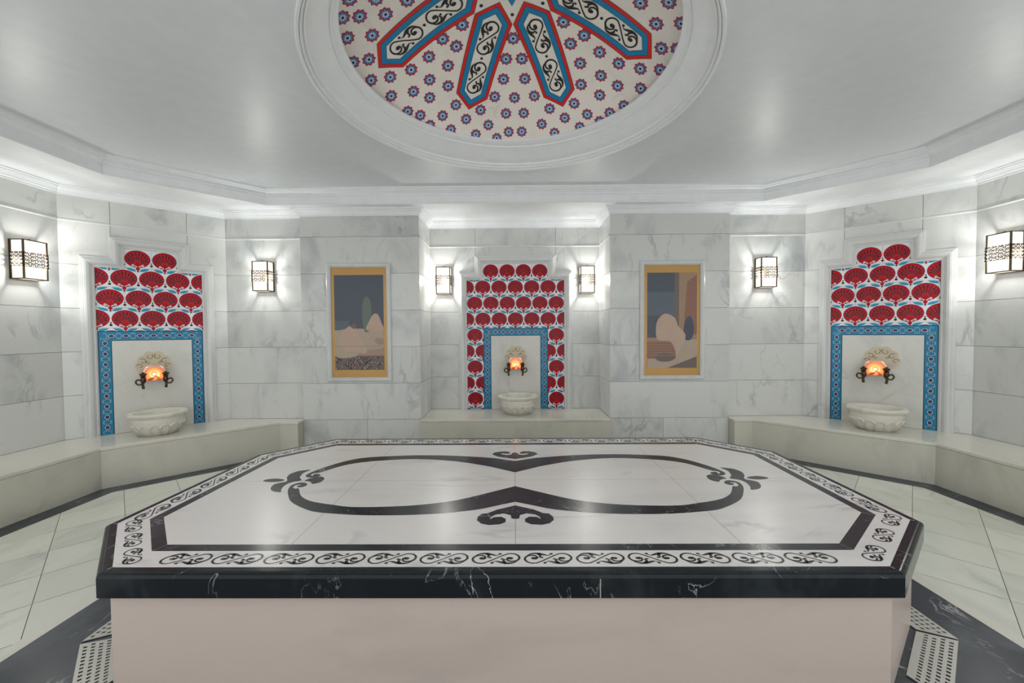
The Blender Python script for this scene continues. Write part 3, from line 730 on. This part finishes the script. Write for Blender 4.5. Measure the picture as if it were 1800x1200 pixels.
# smooth_open works on tuples of any size through Vector
where = ['left', 'right', 'middle']
for i, (P, uc, ul) in enumerate(((PL, .655, .655), (PR, PL.len-.645, PL.len-.69), (PC, XPI+.008, XPI+.006))):
    w = ['on the left panel', 'on the right panel', 'in the central niche'][i]
    sfx = '' if i == 0 else '.%03d' % i
    crest(P, uc, 'scalloped carved marble crest with scrolls %s' % w, 'carved_crest'+sfx)
    hood(P, ul, 'glowing copper half dome lamp between two taps %s' % w, 'copper_wall_lamp'+sfx)
    for j, sd in enumerate((-1, 1)):
        tap(P, ul+sd*.088, sd, 'dark bronze tap with rosette handle on the %s of the lamp %s' % (('left', 'right')[j], w), 'bronze_tap' if i+j == 0 else 'bronze_tap.%03d' % (i*2+j))

# ------------------------------------------------------------ basins
def basin(x, y, rotz, label, name, ears):
    root = empty(name, (x, y, HB), label, 'basin', 'carved marble basins')
    c, s = math.cos(rotz), math.sin(rotz)
    T = lambda a, b, z: (x+a*c-b*s, y+a*s+b*c, HB+z*1.2)
    mb = MB(); seg = 192; rows = []
    def bowl_r(z):
        pr = [(0, .130), (.012, .150), (.04, .180), (.07, .199), (.10, .210), (.125, .212), (.14, .206), (.148, .203)]
        for (z0, r0), (z1, r1) in zip(pr, pr[1:]):
            if z <= z1: return r0+(r1-r0)*(z-z0)/(z1-z0)
        return pr[-1][1]
    NZ = 44; NP = 16
    for i in range(NZ+1):
        z = .148*i/NZ; r = bowl_r(z); row = []
        for j in range(seg):
            a = 2*PI*j/seg; u = ((a*NP/(2*PI)) % 1)*2-1        # -1..1 across petal
            e = max(abs(u), 0)**2 + (max(0, z-.055)/.045)**2
            d = math.sqrt(e); m = 0
            if z < .112:
                m = .011*math.exp(-((d-.86)/.12)**2) - (.006 if d < .7 else 0)
            if d > 1 and z < .11: m -= .001
            row.append(T((r+m)*math.cos(a), (r+m)*math.sin(a), z))
        rows.append(row)
    mb.grid(rows, 'basin', closed=True)
    mb.face(rows[0][::-1], 'basin')
    mb.build('bowl', root)
    def lobes(a):
        oc = 1/max(math.cos(((a+PI/8) % (PI/4))-PI/8), .9)
        k = 1.0*oc*.965
        if ears:
            for q in (0, PI):
                d = abs(((a-q+PI) % (2*PI))-PI); k += .10*math.exp(-(d/.13)**2)
        else:
            for q in (0, PI/2, PI, -PI/2):
                d = abs(((a-q+PI) % (2*PI))-PI); k += .035*math.exp(-(d/.12)**2)
        return k
    mb = MB()
    prof = [(.203, .147), (.212, .150), (.222, .157), (.235, .166), (.241, .174), (.241, .183), (.236, .189), (.2, .190), (.196, .187)]
    rows = []
    for r, z in prof:
        row = []
        for j in range(seg):
            a = 2*PI*j/seg; k = lobes(a); t = min(1, max(0, (r-.2)/.03)); k = 1+(k-1)*t
            row.append(T(r*k*math.cos(a), r*k*math.sin(a), z))
        rows.append(row)
    for r, z in [(.188, .165), (.175, .12), (.15, .075), (.1, .04), (.04, .028), (.002, .027)]:
        rows.append([T(r*math.cos(2*PI*j/seg), r*math.sin(2*PI*j/seg), z) for j in range(seg)])
    mb.grid(rows, 'basin', closed=True); mb.build('rim', root)
    fixparent(root)
pl_ = PL(.672, .30, 0); pr_ = PR(PL.len-.672, .30, 0)
basin(pl_[0], pl_[1], math.atan2(PL.e.y, PL.e.x), 'carved marble basin with petal fluting on the left bench', 'stone_basin', False)
basin(pr_[0], pr_[1], math.atan2(PR.e.y, PR.e.x), 'carved marble basin with petal fluting on the right bench', 'stone_basin.001', False)
basin(.030, 4.955, 0, 'carved marble basin with small side ears on the bench of the central niche', 'stone_basin.002', True)

# ------------------------------------------------------------ wall lanterns
def sconce(P, u, label, name, zc=2.055):
    root = empty(name, P(u, 0, zc), label, 'wall light', 'bronze box lanterns on the walls')
    w, h, d = .092, .172, .128; t = .011
    B = lambda mb, *a, k='bronze': mb.box(*a, k, lambda x, y, z: P(u+x, y, zc+z))
    mb = MB(); B(mb, -w, w, 0, .010, -h, h); mb.build('backplate', root)
    mb = MB()
    for x0 in (-w, w-t):
        B(mb, x0, x0+t, d-t, d, -h, h)
        B(mb, x0, x0+t, .012, .012+t, -h, h)
    for z0 in (-h, h-t*.8):
        B(mb, -w+t, w-t, d-t, d, z0, z0+t*.8); B(mb, -w+t, w-t, .012, .012+t, z0, z0+t*.8)
        for x0 in (-w, w-t): B(mb, x0, x0+t, .012+t, d-t, z0, z0+t*.8)
    mb.build('frame', root)
    for lab, a in (('glass_pane', (-w+t, w-t, d-.008, d-.005, -h+t*.8, h-t*.8)), ('glass_pane', (-w+.003, -w+.006, .012+t, d-t, -h+t*.8, h-t*.8)), ('glass_pane', (w-.006, w-.003, .012+t, d-t, -h+t*.8, h-t*.8)), ('glass_pane', (-w+t, w-t, .012+t, d-t, h-.007, h-.004)), ('glass_pane', (-w+t, w-t, .012+t, d-t, -h+.004, -h+.007))):
        mb = MB(); B(mb, *a, k='glass'); mb.build(lab, root)
    mb = MB()
    z1, z0 = .062, -.062
    def lace(Tf, x0, x1, nc):
        cw = (x1-x0)/nc; nr = 4; ch = (z1-z0)/nr
        for r in range(nr):
            for c in range(nc):
                cx = x0+cw*(c+.5); cz = z0+ch*(r+.5)
                for sx in (-1, 1):
                    pts = [(cx+sx*cw*.48, cz-ch*.45), (cx+sx*cw*.30, cz-ch*.1), (cx+sx*cw*.38, cz+ch*.22), (cx+sx*cw*.15, cz+ch*.36), (cx+sx*cw*.08, cz+ch*.05), (cx+sx*cw*.2, cz-.001)]
                    for q in stroke(smooth_open(pts, 3), lambda t: .0062): mb.face([Tf(*p) for p in q], 'lace')
                mb.face([Tf(*p) for p in ell(cx, cz-ch*.4, .0045, .0035, 6)], 'lace')
            for q in ([(x0, z0+ch*r-.002), (x1, z0+ch*r-.002), (x1, z0+ch*r+.002), (x0, z0+ch*r+.002)],): mb.face([Tf(*p) for p in q], 'lace')
        mb.face([Tf(*p) for p in [(x0, z1-.0015), (x1, z1-.0015), (x1, z1+.0015), (x0, z1+.0015)]], 'lace')
    lace(lambda x, z: P(u+x, d+.004, zc+z), -w-.003, w+.003, 4)
    for sx in (-1, 1): lace(lambda y, z: P(u+sx*(w+.004), y, zc+z), .014, d+.003, 3)
    o = mb.build('filigree_band', root); m_ = o.modifiers.new('solid', 'SOLIDIFY'); m_.thickness = .002; m_.offset = 0
    mb = MB(); B(mb, -.008, .008, d*.5, d*.5+.016, h-.002, h+.014); mb.build('top_knob', root)
    fixparent(root)
    ld = bpy.data.lights.new('lantern_light', 'POINT'); ld.energy = LANTERN; ld.color = (.87, .94, 1.0); ld.shadow_soft_size = .035
    lo = bpy.data.objects.new('lantern_light', ld); SC.collection.objects.link(lo); lo.parent = root; lo.location = Vector(P(u, .07, zc))-root.location
WL, WR = Pl((-AX, 0), (-AX, 5)), Pl((AX, 5), (AX, 0))
BL, BR = Pl((-BX, D), (-XPO, D)), Pl((XPO, D), (BX, D))
L_ = [(WL, 3.527, 'large looking box lantern at the far left of the view, on the left side wall'),
      (BL, BX-2.935, 'box lantern between the left tile panel and the left painting pier'),
      (PC, XPI-.915, 'small looking box lantern in the central niche, left of its tile panel'),
      (PC, XPI+.935, 'small looking box lantern in the central niche, right of its tile panel'),
      (BR, 2.915-XPO, 'box lantern between the right painting pier and the right tile panel'),
      (WR, 5-3.537, 'large looking box lantern at the far right of the view, on the right side wall'),
      (WL, MY-3.53, 'added box lantern out of view on the left side wall, lighting the room'), (WR, 5-(MY-3.53), 'added box lantern out of view on the right side wall, lighting the room'),  # unseen pair added to brighten the room
      ]
for i, (P, u, lab) in enumerate(L_): sconce(P, u, lab, 'wall_lantern' if i == 0 else 'wall_lantern.%03d' % i)

# ------------------------------------------------------------ paintings
for n_, (nm, c) in dict(slate=(.035, .05, .075), slate2=(.07, .10, .13), tan=(.36, .25, .17), sand=(.44, .33, .24), skin=(.50, .34, .25), olive=(.10, .14, .10), umber=(.12, .08, .06), brick=(.26, .09, .05), ochre=(.34, .19, .09), navyc=(.02, .03, .06)).items() if False else []: pass
for k_, c_ in dict(slate=(.035, .05, .075), slate2=(.06, .09, .12), tan=(.34, .22, .15), sand=(.42, .32, .23), skin=(.48, .33, .24), olive=(.09, .13, .10), umber=(.12, .08, .06), brick=(.24, .09, .05), ochre=(.32, .19, .10), navyc=(.02, .03, .06)).items():
    M[k_] = plain('painted_'+k_, c_, .35, coat=.3)
def painting(xc, patches, label, name):
    P = Pl((xc-.5, DP), (xc+.5, DP)); cu = .5
    root = empty(name, P(cu, 0, 1.5), label, 'painting')
    z0, z1 = .873, 2.150; hw = .322
    mb = MB(); mb.box(cu-hw, cu+hw, 0, .006, z0, z1, 'gold', lambda u, h, z: P(u, h, z)); mb.build('gilt_mount', root)
    mb = MB(); pw, p0, p1 = .287, .958, 2.063
    mb.box(cu-pw, cu+pw, .006, .0075, p0, p1, patches[0][1], lambda u, h, z: P(u, h, z))
    for i, (poly, k) in enumerate(patches[1:]):
        q = [(x*pw, p0+(p1-p0)*y) for x, y in poly]
        if len(q) > 5: q = smooth_closed(q, 4)
        q = [(min(max(x, -pw), pw), min(max(z, p0), p1)) for x, z in q]
        mb.face([P(cu+x, .0078+.00025*i, z) for x, z in q], k)
    mb.build('canvas', root, recalc=False)
    path = [(-hw, z0), (-hw, z1), (hw, z1), (hw, z0)]
    mb = MB(); sweep(mb, path, [(0, .004), (0, .014), (.008, .022), (.020, .030), (.036, .030), (.046, .022), (.052, .018), (.052, 0)], 'frame', lambda x, z, h: P(cu+x, h, z), closed=True)
    mb.build('marble_frame', root)
    fixparent(root)
R_ = lambda x0, x1, y0, y1: [(x0, y0), (x1, y0), (x1, y1), (x0, y1)]
rnd = random.Random(3)
left = [(None, 'slate'), (R_(-1, 1, 0, .42), 'tan'), (R_(-1, 1, 0, .15), 'umber'), (R_(-1, -.4, .42, .52), 'slate2'),
        ([(-1, .15), (-.2, .14), (.1, .2), (1, .24), (1, .41), (-1, .41)], 'sand'), (R_(-1, 1, .405, .42), 'sand')]
left += [([(.2, .42), (.13, .6), (.2, .75), (.42, .76), (.52, .62), (.42, .42)], 'olive'),
         ([(-.9, .3), (-.62, .42), (-.3, .47), (-.1, .42), (.05, .33), (.3, .22), (.2, .17), (-.25, .2), (-.6, .2)], 'skin'), ([(-.38, .46), (-.2, .5), (-.1, .47), (-.2, .43)], 'umber'),
         ([(.3, .42), (.42, .52), (.6, .59), (.78, .58), (.92, .49), (1, .42)], 'skin'), (R_(-.95, .95, .245, .25), 'tan'), ([(.6, .3), (.7, .34), (.95, .33), (1, .28), (.8, .26)], 'tan')]
for i in range(70):
    x, y = rnd.uniform(-.96, .96), rnd.uniform(.01, .13); left.append((R_(x-.03, x+.03, y-.008, y+.008), 'tan' if i % 2 else 'navyc'))
right = [(None, 'slate'), (R_(.1, 1, .25, 1), 'ochre'), ([(.45, .35), (.6, .9), (1, .98), (1, .35)], 'brick'), (R_(.1, .28, .3, 1), 'umber'), (R_(-1, .1, .55, .8), 'slate2'),
         (R_(-1, 1, 0, .3), 'sand'), (R_(-1, .15, .1, .31), 'brick'), (R_(-1, .15, .28, .32), 'ochre'), ([(-.2, 0), (1, .12), (1, 0)], 'umber'),
         ([(.45, .33), (.55, .5), (.75, .54), (.88, .42), (.8, .31), (.6, .29)], 'navyc'),
         ([(-.6, .3), (-.62, .48), (-.3, .57), (.1, .53), (.25, .44), (.55, .34), (.35, .2), (.2, .12), (.1, .2), (-.1, .28)], 'skin'),
         ([(-.68, .11), (-.5, .15), (-.1, .15), (.15, .11), (-.1, .07), (-.5, .07)], 'umber')]
for i in range(6): right.append((R_(-1, .15, .13+i*.028, .134+i*.028), 'tan'))
painting(-1.815, left, 'tall gilt framed painting with dark slate upper half on the left pier', 'framed_painting')
painting(1.824, right, 'tall gilt framed painting with orange brown right side on the right pier', 'framed_painting.001')
bpy.context.view_layer.update()
